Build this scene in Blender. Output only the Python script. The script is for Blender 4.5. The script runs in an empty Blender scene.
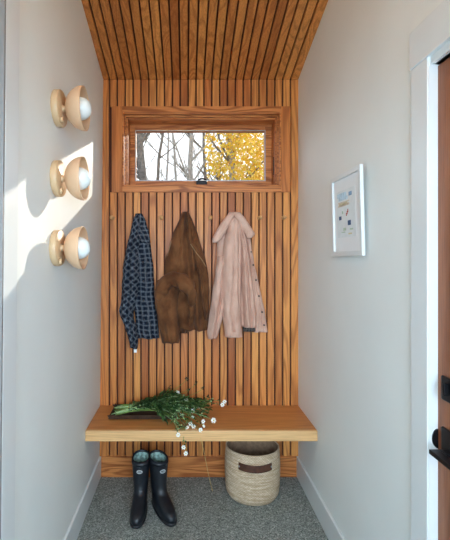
import bpy, math, random
from mathutils import Vector, Matrix, noise
sc = bpy.context.scene
C = sc.collection
PI = math.pi
F, VX, HY, CZ = 402.0, 186.0, 257.0, 1.475
def X(px, y): return (px - VX) * y / F
def Z(py, y): return CZ + (HY - py) * y / F
D = 2.70                       # face of the slatted wall
XL, XR = -0.567, 0.755         # the two side walls
SL = 0.293                     # ceiling slope
ZB = 2.691                     # ceiling height at the slatted wall
def ceil_z(y): return ZB + (D - y) * SL
def lean_x(z): return -.583 + .0097 * z      # the left wall is a touch out of plumb
def lean(o, world=Vector((0, 0, 0))):
    for v in o.data.vertices:
        x, z = v.co.x + world.x, v.co.z + world.z
        if x < XL + .016: v.co.x += lean_x(z) - XL
    o.data.update(); return o

# ------------------------------------------------------------------ materials
def new_mat(name):
    m = bpy.data.materials.new(name); m.use_nodes = True
    nt = m.node_tree; b = nt.nodes['Principled BSDF']
    return m, nt, b
def nd(nt, t, **kw):
    n = nt.nodes.new(t)
    for k, v in kw.items():
        if k in n.inputs.keys() if isinstance(k, str) else False: n.inputs[k].default_value = v
        else: setattr(n, k, v)
    return n
def ramp(nt, fac, stops):
    r = nt.nodes.new('ShaderNodeValToRGB')
    e = r.color_ramp.elements
    while len(e) < len(stops): e.new(0.5)
    for i, (p, c) in enumerate(stops):
        e[i].position = p; e[i].color = (*c, 1)
    nt.links.new(fac, r.inputs[0]); return r
def bump(nt, b, h, strength=.3, dist=.002):
    n = nt.nodes.new('ShaderNodeBump'); n.inputs['Strength'].default_value = strength; n.inputs['Distance'].default_value = dist
    nt.links.new(h, n.inputs['Height']); nt.links.new(n.outputs[0], b.inputs['Normal']); return n
def plain(name, col, rough=.5, metal=0, nscale=None, amt=.06, bstr=0, bscale=80, spec=.5):
    m, nt, b = new_mat(name)
    b.inputs['Roughness'].default_value = rough; b.inputs['Metallic'].default_value = metal
    b.inputs['Specular IOR Level'].default_value = spec
    tc = nt.nodes.new('ShaderNodeTexCoord')
    n = nt.nodes.new('ShaderNodeTexNoise'); n.inputs['Scale'].default_value = nscale or 12; n.inputs['Detail'].default_value = 4
    nt.links.new(tc.outputs['Object'], n.inputs[0])
    lo = [max(0, c * (1 - amt)) for c in col]; hi = [min(1, c * (1 + amt)) for c in col]
    r = ramp(nt, n.outputs[0], [(.35, lo), (.65, hi)])
    nt.links.new(r.outputs[0], b.inputs['Base Color'])
    if bstr:
        n2 = nt.nodes.new('ShaderNodeTexNoise'); n2.inputs['Scale'].default_value = bscale; n2.inputs['Detail'].default_value = 3
        nt.links.new(tc.outputs['Object'], n2.inputs[0]); bump(nt, b, n2.outputs[0], bstr)
    return m
def wood(name, axis, dark, mid, light, rough=.45, var=.5, across=9., along=.7, spec=.35, figure=.5):
    """oak: flat-sawn figure stretched along one axis, each board its own tone"""
    m, nt, b = new_mat(name); L = nt.links
    tc = nt.nodes.new('ShaderNodeTexCoord'); geo = nt.nodes.new('ShaderNodeNewGeometry')
    mp = nt.nodes.new('ShaderNodeMapping')
    s = [across] * 3; s[axis] = along; mp.inputs['Scale'].default_value = s
    L.new(tc.outputs['Object'], mp.inputs[0])
    off = nt.nodes.new('ShaderNodeVectorMath'); off.operation = 'SCALE'
    cmb = nt.nodes.new('ShaderNodeCombineXYZ')
    for i in range(3): L.new(geo.outputs['Random Per Island'], cmb.inputs[i])
    L.new(cmb.outputs[0], off.inputs[0]); off.inputs['Scale'].default_value = 37.
    add = nt.nodes.new('ShaderNodeVectorMath'); add.operation = 'ADD'
    L.new(mp.outputs[0], add.inputs[0]); L.new(off.outputs[0], add.inputs[1])
    big = nt.nodes.new('ShaderNodeTexNoise'); big.inputs['Scale'].default_value = 1.0; big.inputs['Detail'].default_value = 1.5; big.inputs['Distortion'].default_value = .3
    L.new(add.outputs[0], big.inputs[0])
    mul = nt.nodes.new('ShaderNodeMath'); mul.operation = 'MULTIPLY'; mul.inputs[1].default_value = 62.
    L.new(big.outputs[0], mul.inputs[0])
    sn = nt.nodes.new('ShaderNodeMath'); sn.operation = 'SINE'; L.new(mul.outputs[0], sn.inputs[0])
    rings = nt.nodes.new('ShaderNodeMapRange'); rings.inputs[1].default_value = -.2; rings.inputs[2].default_value = 1.; L.new(sn.outputs[0], rings.inputs[0])
    mp2 = nt.nodes.new('ShaderNodeMapping'); s2 = [260.] * 3; s2[axis] = 5.; mp2.inputs['Scale'].default_value = s2
    L.new(tc.outputs['Object'], mp2.inputs[0])
    fine = nt.nodes.new('ShaderNodeTexNoise'); fine.inputs['Scale'].default_value = 1.; fine.inputs['Detail'].default_value = 3
    L.new(mp2.outputs[0], fine.inputs[0])
    tone = ramp(nt, geo.outputs['Random Per Island'], [(0, mid), (.5, [a * (1 - var) + c * var for a, c in zip(mid, light)]), (1, [a * (1 - var * .6) + c * var * .6 for a, c in zip(mid, dark)])])
    tone.color_ramp.interpolation = 'LINEAR'
    wob = nt.nodes.new('ShaderNodeMath'); wob.operation = 'MULTIPLY'; wob.inputs[1].default_value = 7.31; L.new(geo.outputs['Random Per Island'], wob.inputs[0])
    fr = nt.nodes.new('ShaderNodeMath'); fr.operation = 'FRACT'; L.new(wob.outputs[0], fr.inputs[0]); L.new(fr.outputs[0], tone.inputs[0])
    mx = nt.nodes.new('ShaderNodeMix'); mx.data_type = 'RGBA'
    f1 = nt.nodes.new('ShaderNodeMath'); f1.operation = 'MULTIPLY'; f1.inputs[1].default_value = figure; L.new(rings.outputs[0], f1.inputs[0])
    L.new(f1.outputs[0], mx.inputs[0]); L.new(tone.outputs[0], mx.inputs[6]); mx.inputs[7].default_value = (*dark, 1)
    mx2 = nt.nodes.new('ShaderNodeMix'); mx2.data_type = 'RGBA'; mx2.blend_type = 'MULTIPLY'; mx2.inputs[0].default_value = .55
    fr2 = ramp(nt, fine.outputs[0], [(.38, (.58, .50, .43)), (.56, (1, 1, 1))])
    L.new(mx.outputs[2], mx2.inputs[6]); L.new(fr2.outputs[0], mx2.inputs[7])
    L.new(mx2.outputs[2], b.inputs['Base Color'])
    b.inputs['Roughness'].default_value = rough; b.inputs['Specular IOR Level'].default_value = spec
    bump(nt, b, fine.outputs[0], .15, .001)
    return m

M = {}
WD, WM, WLT = (.24, .055, .012), (.55, .175, .043), (.82, .36, .095)
M['slat'] = wood('oak_slat', 2, WD, WM, WLT, var=.8)
M['slat_ceiling'] = wood('oak_ceiling_slat', 1, WD, (.57, .20, .05), WLT, var=.7, figure=.42)
M['backing'] = plain('dark_stained_backing', (.075, .018, .006), .8)
M['board_x'] = wood('oak_board', 0, WD, (.60, .21, .06), WLT, var=.35, across=11, along=1.2, figure=.75)
M['board_z'] = wood('oak_upright', 2, WD, WM, WLT, var=.35, across=7)
M['bench'] = wood('oak_bench', 0, (.40, .13, .035), (.58, .24, .07), (.74, .37, .12), var=.25, across=4, along=.5, rough=.38, figure=.3)
M['bench_edge'] = wood('oak_bench_edge', 0, (.58, .30, .12), (.78, .47, .21), (.84, .55, .27), var=.2, across=8, along=.4, rough=.4, figure=.25)
M['door_wood'] = wood('door_mahogany', 2, (.16, .045, .018), (.30, .105, .043), (.36, .14, .06), var=.2, across=3, along=.3, rough=.4, figure=.4)
M['wall'] = plain('warm_white_paint', (.775, .80, .775), .55, nscale=3, amt=.015, bstr=.05, bscale=300, spec=.3)
M['trim'] = plain('white_gloss_trim', (.70, .725, .72), .35, nscale=4, amt=.01)
M['jamb_grey'] = plain('grey_jamb', (.22, .21, .20), .5, amt=.02)  # one even grey, darker than the white trim
M['ceil'] = plain('white_ceiling_paint', (.8, .78, .73), .7, amt=.01)
M['black'] = plain('black_metal', (.012, .012, .014), .35, .6)
M['grey_metal'] = plain('grey_metal', (.35, .36, .38), .35, .8)
M['tan_metal'] = plain('tan_brass', (.60, .41, .23), .42, .0, amt=.04)
M['tan_shade'] = plain('tan_enamel', (.66, .42, .25), .45, .0, amt=.04)
M['frost'] = plain('frosted_glass_globe', (.80, .86, .84), .25, 0, amt=.02)
M['peg'] = plain('pale_peg_wood', (.56, .29, .11), .5, nscale=60, amt=.12)
M['boot'] = plain('navy_rubber', (.007, .009, .013), .42, nscale=30, amt=.25, bstr=.06, bscale=60)
M['boot_sole'] = plain('black_rubber', (.006, .007, .010), .55, nscale=30, amt=.2)
M['boot_lining'] = plain('teal_boot_lining', (.24, .36, .32), .8, nscale=60, amt=.55)
M['badge'] = plain('silver_badge', (.62, .66, .66), .35, .3)
M['leather'] = plain('brown_leather', (.075, .024, .010), .5, nscale=50, amt=.25, bstr=.2)
M['tray'] = plain('dark_tray_wood', (.05, .028, .018), .55, nscale=40, amt=.4, bstr=.3)
M['petal'] = plain('white_petal', (.86, .86, .80), .6, amt=.03)
M['pollen'] = plain('yellow_flower_centre', (.55, .42, .06), .8, amt=.2)
M['stem'] = plain('flower_stem_green', (.16, .26, .05), .55, nscale=25, amt=.3)
M['stem_pale'] = plain('pale_cut_stem_green', (.34, .50, .22), .5, nscale=25, amt=.3)
M['straw'] = plain('dry_straw_stem', (.50, .36, .13), .7, nscale=25, amt=.2)
M['paper'] = plain('white_mat_board', (.82, .83, .83), .7, amt=.01)
M['print_paper'] = plain('print_paper', (.74, .78, .78), .7, nscale=20, amt=.04)
for n, c in dict(ink_blue=(.22, .36, .52), ink_sky=(.52, .68, .78), ink_tan=(.68, .58, .46), ink_navy=(.05, .10, .20), ink_red=(.45, .10, .07), ink_green=(.45, .58, .45), ink_yellow=(.70, .62, .36)).items():
    M[n] = plain(n, c, .7, nscale=90, amt=.15)
M['lamp_lens'] = None

def leaf_mat(name, cols, trans=.35, rough=.5):
    m, nt, b = new_mat(name)
    geo = nt.nodes.new('ShaderNodeNewGeometry')
    st = [(i / (len(cols) - 1), c) for i, c in enumerate(cols)]
    r = ramp(nt, geo.outputs['Random Per Island'], st)
    nt.links.new(r.outputs[0], b.inputs['Base Color']); b.inputs['Roughness'].default_value = rough
    t = nt.nodes.new('ShaderNodeBsdfTranslucent'); nt.links.new(r.outputs[0], t.inputs[0])
    mx = nt.nodes.new('ShaderNodeMixShader'); mx.inputs[0].default_value = trans
    o = nt.nodes['Material Output']
    nt.links.new(b.outputs[0], mx.inputs[1]); nt.links.new(t.outputs[0], mx.inputs[2]); nt.links.new(mx.outputs[0], o.inputs[0])
    return m
M['leaf'] = leaf_mat('green_leaf', [(.014, .042, .010), (.045, .115, .025), (.02, .06, .018), (.11, .19, .05), (.012, .035, .012)], .15)
M['leaf_light'] = leaf_mat('light_green_leaf', [(.05, .14, .04), (.14, .26, .08), (.20, .32, .14), (.06, .15, .05)], .2)
M['leaf_dark'] = leaf_mat('dark_seed_leaf', [(.01, .018, .01), (.03, .05, .02)], .05)
M['maple'] = leaf_mat('yellow_autumn_leaf', [(.78, .50, .02), (.90, .66, .05), (.74, .40, .02), (.90, .74, .16), (.66, .58, .06)], .5)
M['bark'] = plain('grey_bark', (.14, .125, .11), .9, nscale=20, amt=.4, bstr=.4, bscale=30)
M['bark_pale'] = plain('pale_bark', (.34, .33, .31), .9, nscale=15, amt=.3, bstr=.3, bscale=30)
M['ground'] = plain('leaf_strewn_ground', (.22, .17, .09), .95, nscale=6, amt=.5)

def floor_mat():
    m, nt, b = new_mat('grey_speckled_floor'); L = nt.links
    tc = nt.nodes.new('ShaderNodeTexCoord')
    v = nt.nodes.new('ShaderNodeTexVoronoi'); v.inputs['Scale'].default_value = 190
    n = nt.nodes.new('ShaderNodeTexNoise'); n.inputs['Scale'].default_value = 4
    L.new(tc.outputs['Object'], v.inputs[0]); L.new(tc.outputs['Object'], n.inputs[0])
    sp = nt.nodes.new('ShaderNodeSeparateColor'); L.new(v.outputs['Color'], sp.inputs[0])
    r = ramp(nt, sp.outputs[0], [(.0, (.10, .112, .098)), (.5, (.23, .25, .235)), (.85, (.34, .365, .34)), (1, (.50, .51, .47))])
    r2 = ramp(nt, n.outputs[0], [(.3, (.88, .88, .86)), (.7, (1, 1, 1))])
    mx = nt.nodes.new('ShaderNodeMix'); mx.data_type = 'RGBA'; mx.blend_type = 'MULTIPLY'; mx.inputs[0].default_value = 1
    L.new(r.outputs[0], mx.inputs[6]); L.new(r2.outputs[0], mx.inputs[7]); L.new(mx.outputs[2], b.inputs['Base Color'])
    b.inputs['Roughness'].default_value = .8; b.inputs['Specular IOR Level'].default_value = .25
    bump(nt, b, v.outputs[0], .2, .002)
    return m
M['floor'] = floor_mat()

def glass_mat(name, tint=(1, 1, 1), gl=.04):
    m = bpy.data.materials.new(name); m.use_nodes = True; nt = m.node_tree
    nt.nodes.remove(nt.nodes['Principled BSDF'])
    t = nt.nodes.new('ShaderNodeBsdfTransparent'); t.inputs[0].default_value = (*tint, 1)
    g = nt.nodes.new('ShaderNodeBsdfGlossy'); g.inputs['Roughness'].default_value = .03
    mx = nt.nodes.new('ShaderNodeMixShader'); mx.inputs[0].default_value = gl
    nt.links.new(t.outputs[0], mx.inputs[1]); nt.links.new(g.outputs[0], mx.inputs[2])
    nt.links.new(mx.outputs[0], nt.nodes['Material Output'].inputs[0]); return m
M['glass'] = glass_mat('window_glass')

def basket_mat():
    m, nt, b = new_mat('woven_jute'); L = nt.links
    uv = nt.nodes.new('ShaderNodeTexCoord')
    sep = nt.nodes.new('ShaderNodeSeparateXYZ'); L.new(uv.outputs['UV'], sep.inputs[0])
    br = nt.nodes.new('ShaderNodeTexBrick'); br.inputs['Scale'].default_value = 1.; br.inputs['Brick Width'].default_value = .016; br.inputs['Row Height'].default_value = .0075
    br.inputs['Mortar Size'].default_value = .0016; br.inputs['Mortar Smooth'].default_value = 1.
    br.inputs['Color1'].default_value = (.93, .75, .54, 1); br.inputs['Color2'].default_value = (.78, .58, .39, 1); br.inputs['Mortar'].default_value = (.40, .29, .18, 1)
    L.new(uv.outputs['UV'], br.inputs[0])
    n = nt.nodes.new('ShaderNodeTexNoise'); n.inputs['Scale'].default_value = 1.; n.inputs['Detail'].default_value = 3
    mp = nt.nodes.new('ShaderNodeMapping'); mp.inputs['Scale'].default_value = (9, 80, 1); L.new(uv.outputs['UV'], mp.inputs[0]); L.new(mp.outputs[0], n.inputs[0])
    r = ramp(nt, n.outputs[0], [(.35, (.72, .62, .52)), (.6, (1.0, 1.0, 1.0))])
    mx = nt.nodes.new('ShaderNodeMix'); mx.data_type = 'RGBA'; mx.blend_type = 'MULTIPLY'; mx.inputs[0].default_value = .8
    L.new(br.outputs[0], mx.inputs[6]); L.new(r.outputs[0], mx.inputs[7]); L.new(mx.outputs[2], b.inputs['Base Color'])
    inv = nt.nodes.new('ShaderNodeMath'); inv.operation = 'SUBTRACT'; inv.inputs[0].default_value = 1; L.new(br.outputs['Fac'], inv.inputs[1])
    b.inputs['Roughness'].default_value = .85; b.inputs['Specular IOR Level'].default_value = .2; bump(nt, b, inv.outputs[0], .9, .004)
    return m
M['basket'] = basket_mat()

def stripes(nt, src, k, w, soft=.06):
    """1 inside a band that repeats k times per metre and fills w of the repeat"""
    a = nt.nodes.new('ShaderNodeMath'); a.operation = 'MULTIPLY'; a.inputs[1].default_value = k; nt.links.new(src, a.inputs[0])
    p = nt.nodes.new('ShaderNodeMath'); p.operation = 'PINGPONG'; p.inputs[1].default_value = .5; nt.links.new(a.outputs[0], p.inputs[0])
    r = nt.nodes.new('ShaderNodeMapRange'); r.inputs[1].default_value = w / 2 + soft; r.inputs[2].default_value = w / 2 - soft if w / 2 > soft else 0
    nt.links.new(p.outputs[0], r.inputs[0]); return r.outputs[0]
def plaid_mat(name, base, band, line, k=24):
    m, nt, b = new_mat(name); L = nt.links
    uv = nt.nodes.new('ShaderNodeTexCoord'); sep = nt.nodes.new('ShaderNodeSeparateXYZ'); L.new(uv.outputs['UV'], sep.inputs[0])
    def mixc(fac, c1, c2sock, f=1.):
        mu = nt.nodes.new('ShaderNodeMath'); mu.operation = 'MULTIPLY'; mu.inputs[1].default_value = f; L.new(fac, mu.inputs[0])
        x = nt.nodes.new('ShaderNodeMix'); x.data_type = 'RGBA'; L.new(mu.outputs[0], x.inputs[0])
        if isinstance(c1, tuple): x.inputs[6].default_value = (*c1, 1)
        else: L.new(c1, x.inputs[6])
        x.inputs[7].default_value = (*c2sock, 1); return x.outputs[2]
    c = base
    wn = nt.nodes.new('ShaderNodeTexNoise'); wn.inputs['Scale'].default_value = 16; L.new(uv.outputs['Object'], wn.inputs[0])
    wv = nt.nodes.new('ShaderNodeVectorMath'); wv.operation = 'MULTIPLY_ADD'; wv.inputs[1].default_value = (.03, .03, 0)
    L.new(wn.outputs['Color'], wv.inputs[0]); L.new(uv.outputs['UV'], wv.inputs[2]); L.new(wv.outputs[0], sep.inputs[0])
    a_, b_ = sep.outputs[0], sep.outputs[1]
    c = mixc(stripes(nt, a_, k, .46, .04), c, band, .5)
    c = mixc(stripes(nt, b_, k, .46, .04), c, band, .5)
    c = mixc(stripes(nt, a_, k, .12, .03), c, line, .7)
    c = mixc(stripes(nt, b_, k, .12, .03), c, line, .7)
    c = mixc(stripes(nt, a_, k * 3, .14, .04), c, base, .55)
    c = mixc(stripes(nt, b_, k * 3, .14, .04), c, base, .55)
    L.new(c, b.inputs['Base Color']); b.inputs['Roughness'].default_value = .9; b.inputs['Specular IOR Level'].default_value = .15
    n = nt.nodes.new('ShaderNodeTexNoise'); n.inputs['Scale'].default_value = 60; L.new(uv.outputs['Object'], n.inputs[0]); bump(nt, b, n.outputs[0], .3, .003)
    return m
M['plaid'] = plaid_mat('dark_plaid_flannel', (.007, .010, .019), (.085, .105, .14), (.24, .25, .26), 31)
M['lining'] = plaid_mat('dark_plaid_lining', (.03, .03, .03), (.12, .10, .085), (.22, .18, .15), 60)
def cloth_mat(name, c, c2, wale=0, rough=.9, nscale=9):
    m, nt, b = new_mat(name); L = nt.links
    tc = nt.nodes.new('ShaderNodeTexCoord')
    n = nt.nodes.new('ShaderNodeTexNoise'); n.inputs['Scale'].default_value = nscale; n.inputs['Detail'].default_value = 5; L.new(tc.outputs['Object'], n.inputs[0])
    r = ramp(nt, n.outputs[0], [(.35, c), (.65, c2)])
    b.inputs['Roughness'].default_value = rough; b.inputs['Specular IOR Level'].default_value = .15
    b.inputs['Sheen Weight'].default_value = .05; b.inputs['Sheen Roughness'].default_value = .5
    if wale:
        sep = nt.nodes.new('ShaderNodeSeparateXYZ'); L.new(tc.outputs['UV'], sep.inputs[0])
        s = stripes(nt, sep.outputs[0], wale, .5, .2)
        mx = nt.nodes.new('ShaderNodeMix'); mx.data_type = 'RGBA'; mx.blend_type = 'MULTIPLY'
        mu = nt.nodes.new('ShaderNodeMath'); mu.operation = 'MULTIPLY'; mu.inputs[1].default_value = .28; L.new(s, mu.inputs[0]); L.new(mu.outputs[0], mx.inputs[0])
        L.new(r.outputs[0], mx.inputs[6]); mx.inputs[7].default_value = (.55, .48, .45, 1); L.new(mx.outputs[2], b.inputs['Base Color'])
        bump(nt, b, s, .35, .002)
    else:
        L.new(r.outputs[0], b.inputs['Base Color'])
        n3 = nt.nodes.new('ShaderNodeTexNoise'); n3.inputs['Scale'].default_value = 70; n3.inputs['Detail'].default_value = 4; L.new(tc.outputs['Object'], n3.inputs[0]); bump(nt, b, n3.outputs[0], .35, .003)
    return m
M['suede'] = cloth_mat('brown_suede', (.085, .030, .011), (.185, .074, .028))
M['suede_seam'] = cloth_mat('pale_seam_edge', (.26, .15, .075), (.33, .20, .10))
M['cord'] = cloth_mat('dusty_pink_corduroy', (.60, .365, .275), (.73, .48, .375), wale=300)
M['button'] = plain('dark_button', (.05, .035, .03), .4, .5)
M['tagcloth'] = plain('white_care_tag', (.85, .85, .85), .7)

# ------------------------------------------------------------------ mesh builder
class MB:
    def __init__(s): s.v = []; s.f = []; s.mi = []; s.uv = {}; s.sm = []
    def add(s, vs, fs, mi=0, smooth=False, uvs=None):
        o = len(s.v); s.v += [tuple(p) for p in vs]
        for i, f in enumerate(fs):
            if uvs: s.uv[len(s.f)] = uvs[i]
            s.f.append(tuple(o + k for k in f)); s.mi.append(mi); s.sm.append(smooth)
        return s
    def box(s, x0, x1, y0, y1, z0, z1, mi=0, sh=0.):
        def q(x, y, z): return (x, y, z + (sh * (D - y) if sh else 0))
        vs = [q(x, y, z) for x in (x0, x1) for y in (y0, y1) for z in (z0, z1)]
        return s.add(vs, [(0, 1, 3, 2), (4, 6, 7, 5), (0, 4, 5, 1), (2, 3, 7, 6), (0, 2, 6, 4), (1, 5, 7, 3)], mi)
    def tube(s, pts, rad, n=8, mi=0, flat=None, cap=True, smooth=True):
        pts = [Vector(p) for p in pts]; vs = []; N = len(pts)
        up = Vector((0, 0, 1)); rads = rad if isinstance(rad, (list, tuple)) else [rad] * N
        ref = None
        for i, p in enumerate(pts):
            t = (pts[min(i + 1, N - 1)] - pts[max(i - 1, 0)]).normalized()
            if ref is None: ref = up if abs(t.z) < .9 else Vector((0, 1, 0))
            a = t.cross(ref); a = a.normalized() if a.length > 1e-5 else Vector((1, 0, 0)); b2 = a.cross(t).normalized(); ref = b2
            for k in range(n):
                an = 2 * PI * k / n; vs.append(p + (a * math.cos(an) + b2 * math.sin(an)) * rads[i])
        fs = [(i * n + k, i * n + (k + 1) % n, (i + 1) * n + (k + 1) % n, (i + 1) * n + k) for i in range(N - 1) for k in range(n)]
        if cap: fs += [tuple(range(n))[::-1], tuple((N - 1) * n + k for k in range(n))]
        return s.add(vs, fs, mi, smooth)
    def rings(s, rings, mi=0, cap0=True, cap1=True, smooth=True, uvf=None):
        n = len(rings[0]); vs = [p for r in rings for p in r]; fs = []; uvs = []
        for i in range(len(rings) - 1):
            for k in range(n):
                fs.append((i * n + k, i * n + (k + 1) % n, (i + 1) * n + (k + 1) % n, (i + 1) * n + k))
                if uvf: uvs.append([uvf(i, k), uvf(i, k + 1), uvf(i + 1, k + 1), uvf(i + 1, k)])
        s.add(vs, fs, mi, smooth, uvs if uvf else None)
        o = len(s.v) - len(vs)
        if cap0: s.f.append(tuple(o + k for k in range(n))[::-1]); s.mi.append(mi); s.sm.append(smooth)
        if cap1: s.f.append(tuple(o + (len(rings) - 1) * n + k for k in range(n))); s.mi.append(mi); s.sm.append(smooth)
        return s
    def lathe(s, prof, origin, axis='x', n=40, mi=0, smooth=True, caps=False):
        rs = []
        for (r, h) in prof:
            ring = []
            for k in range(n):
                a = 2 * PI * k / n; c, d = r * math.cos(a), r * math.sin(a)
                p = (h, c, d) if axis == 'x' else (d, h, c) if axis == 'y' else (c, d, h)
                ring.append((origin[0] + p[0], origin[1] + p[1], origin[2] + p[2]))
            rs.append(ring)
        return s.rings(rs, mi, caps, caps, smooth)
    def build(s, name, mats, parent=None, bevel=0, subsurf=0, loc=None, fix=True):
        me = bpy.data.meshes.new(name); me.from_pydata(s.v, [], s.f)
        for m in (mats if isinstance(mats, (list, tuple)) else [mats]): me.materials.append(m)
        me.polygons.foreach_set('material_index', s.mi); me.polygons.foreach_set('use_smooth', s.sm)
        if s.uv:
            l = me.uv_layers.new(name='UVMap')
            for fi, u in s.uv.items():
                p = me.polygons[fi]
                for k, li in enumerate(p.loop_indices): l.data[li].uv = u[k]
        me.update()
        if fix:
            import bmesh
            bm = bmesh.new(); bm.from_mesh(me); bmesh.ops.recalc_face_normals(bm, faces=bm.faces); bm.to_mesh(me); bm.free()
        o = bpy.data.objects.new(name, me); C.objects.link(o)
        if parent: o.parent = parent
        if loc: o.location = loc
        if bevel:
            b = o.modifiers.new('bevel', 'BEVEL'); b.width = bevel; b.segments = 2; b.limit_method = 'ANGLE'; b.angle_limit = R(40)
        if subsurf:
            b = o.modifiers.new('sub', 'SUBSURF'); b.levels = subsurf; b.render_levels = subsurf
        return o
def R(d): return math.radians(d)
def tag(o, label=None, cat=None, group=None, kind=None):
    if label: o['label'] = label
    if cat: o['category'] = cat
    if group: o['group'] = group
    if kind: o['kind'] = kind
    return o
def empty(name, loc, label=None, cat=None, group=None, kind=None):
    o = bpy.data.objects.new(name, None); C.objects.link(o); o.location = loc; o.empty_display_size = .05
    return tag(o, label, cat, group, kind)
class Off(MB):
    """world coordinates in, coordinates relative to the thing's base out"""
    def __init__(s, t): super().__init__(); s.o = Vector(t.location)
    def build(s, *a, **k):
        s.v = [(p[0] - s.o.x, p[1] - s.o.y, p[2] - s.o.z) for p in s.v]; return super().build(*a, **k)

# ------------------------------------------------------------------ the room
YB = -1.7
tag(MB().box(-2.3, 2.1, YB - .1, D + .25, -.1, 0).build('floor', M['floor']), kind='structure')
# back wall shell with a hole for the window
OX0, OX1, OZ0, OZ1 = X(122.5, D), X(281, D), Z(186.4, D), Z(112.5, D)
WY = D + .019
b = MB()
b.box(XL - .12, OX0, WY, WY + .27, 0, 3.0); b.box(OX1, XR + .12, WY, WY + .27, 0, 3.0)
b.box(OX0, OX1, WY, WY + .27, 0, OZ0); b.box(OX0, OX1, WY, WY + .27, OZ1, 3.0)
wb = tag(b.build('wall_back', M['backing']), kind='structure')
# slats
P = (XR - XL) / 25.; GAP = .0105
CX0, CX1, CZ0, CZ1 = X(111.9, D), X(290.3, D), Z(192.2, D), Z(106.6, D)
b = MB(); BBZ = .137
for i in range(25):
    x0, x1 = XL + i * P + (GAP / 2 if i else .001), XL + (i + 1) * P - (GAP / 2 if i < 24 else .001)
    top = ceil_z(D) - .024
    if x1 > CX0 + .005 and x0 < CX1 - .005:
        b.box(x0, x1, D, WY, BBZ, CZ0); b.box(x0, x1, D, WY, CZ1, top)
    else: b.box(x0, x1, D, WY, BBZ, top)
lean(b.build('slat_cladding', M['slat'], wb, bevel=.0012))
lean(tag(MB().box(XL + .014, XR - .014, D - .008, WY, 0, BBZ).build('baseboard_back', M['board_x'], bevel=.001), kind='structure'))
# ceiling
b = MB()
b.add([(x, y, ceil_z(y) + dz) for x in (-2.3, 2.1) for y in (YB - .1, D + .29) for dz in (0, .2)], [(0, 1, 3, 2), (4, 6, 7, 5), (0, 4, 5, 1), (2, 3, 7, 6), (0, 2, 6, 4), (1, 5, 7, 3)], 0)
ce = tag(b.build('ceiling', M['ceil']), kind='structure')
b = MB()
for i in range(25):
    x0, x1 = XL + i * P + (GAP / 2 if i else .001), XL + (i + 1) * P - (GAP / 2 if i < 24 else .001)
    vs = [(x, y, ceil_z(y) - dz) for x in (x0, x1) for y in (.0, D) for dz in (.003, .024)]
    b.add(vs, [(0, 1, 3, 2), (4, 6, 7, 5), (0, 4, 5, 1), (2, 3, 7, 6), (0, 2, 6, 4), (1, 5, 7, 3)])
lean(b.build('slat_lining', M['slat_ceiling'], ce, bevel=.0012))
b = MB()
b.add([(x, y, ceil_z(y) - dz) for x in (XL - .02, XR) for y in (.0, WY) for dz in (0, .003)], [(0, 1, 3, 2), (4, 6, 7, 5), (0, 4, 5, 1), (2, 3, 7, 6), (0, 2, 6, 4), (1, 5, 7, 3)])
b.build('backing_board', M['backing'], ce)
# left wall with a doorway near the camera
LJ = 1.230; DL0 = .33; DH = 2.06; DHL = 2.62
def prism_wall(b, x0, x1, y0, y1, z0):
    vs = [(x, y, z) for x in (x0, x1) for y, z in ((y0, z0), (y0, ceil_z(y0) + .02), (y1, ceil_z(y1) + .02), (y1, z0))]
    b.add(vs, [(0, 1, 2, 3), (7, 6, 5, 4), (0, 4, 5, 1), (1, 5, 6, 2), (2, 6, 7, 3), (3, 7, 4, 0)])
b = MB(); prism_wall(b, XL - .12, XL, LJ, D + .02, 0); prism_wall(b, XL - .12, XL, DL0, LJ, DHL); prism_wall(b, XL - .12, XL, -.15, DL0, 0)
lean(tag(b.build('wall_left', M['wall']), kind='structure'))
RJ = 1.225
b = MB(); prism_wall(b, XR, XR + .12, RJ, D + .02, 0); prism_wall(b, XR, XR + .12, DL0 - .04, RJ, DH); prism_wall(b, XR, XR + .12, -.15, DL0 - .04, 0)
tag(b.build('wall_right', M['wall']), kind='structure')
# the wider hall behind the camera
b = MB(); prism_wall(b, -2.3, -2.2, YB, -.15, 0); tag(b.build('wall_hall_left', M['wall']), kind='structure')
b = MB(); prism_wall(b, 2.0, 2.1, YB, -.15, 0); tag(b.build('wall_hall_right', M['wall']), kind='structure')
b = MB(); prism_wall(b, -2.2, XL, -.25, -.15, 0); prism_wall(b, XR, 2.0, -.25, -.15, 0); prism_wall(b, XL, XR, -.25, -.15, 2.02)  # unseen header over the opening, set low to cut light off upper walls
tag(b.build('wall_hall_front', M['wall']), kind='structure')
HX0, HX1, HZ0, HZ1 = -1.3, 1.92, 1.1, 2.34  # unseen window, sized and set high to shape its light
b = MB()
b.box(-2.2, HX0, YB - .1, YB, 0, 4.4); b.box(HX1, 2.0, YB - .1, YB, 0, 4.4); b.box(HX0, HX1, YB - .1, YB, 0, HZ0); b.box(HX0, HX1, YB - .1, YB, HZ1, 4.4)
tag(b.build('wall_hall_rear', M['wall']), kind='structure')
w2 = empty('window_2', ((HX0 + HX1) / 2, YB - .05, HZ0), kind='structure')
b = Off(w2)
for x in (HX0, (HX0 + HX1) / 2 - .025, HX1 - .05): b.box(x, x + .05, YB - .08, YB - .02, HZ0, HZ1)
b.box(HX0, HX1, YB - .08, YB - .02, HZ0, HZ0 + .05); b.box(HX0, HX1, YB - .08, YB - .02, HZ1 - .05, HZ1)
b.build('frame', M['trim'], w2)
b = Off(w2); b.box(HX0 + .04, HX1 - .04, YB - .053, YB - .047, HZ0 + .04, HZ1 - .04); b.build('pane', M['glass'], w2)

# baseboards on the side walls
BT = .138
for nm, x0, x1, y0 in (('baseboard_left', XL, XL + .014, LJ + .10), ('baseboard_right', XR - .014, XR, 1.313)):
    lean(tag(MB().box(x0, x1, y0, D - .0005, 0, BT).build(nm, M['trim'], bevel=.004), kind='structure'))
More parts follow.
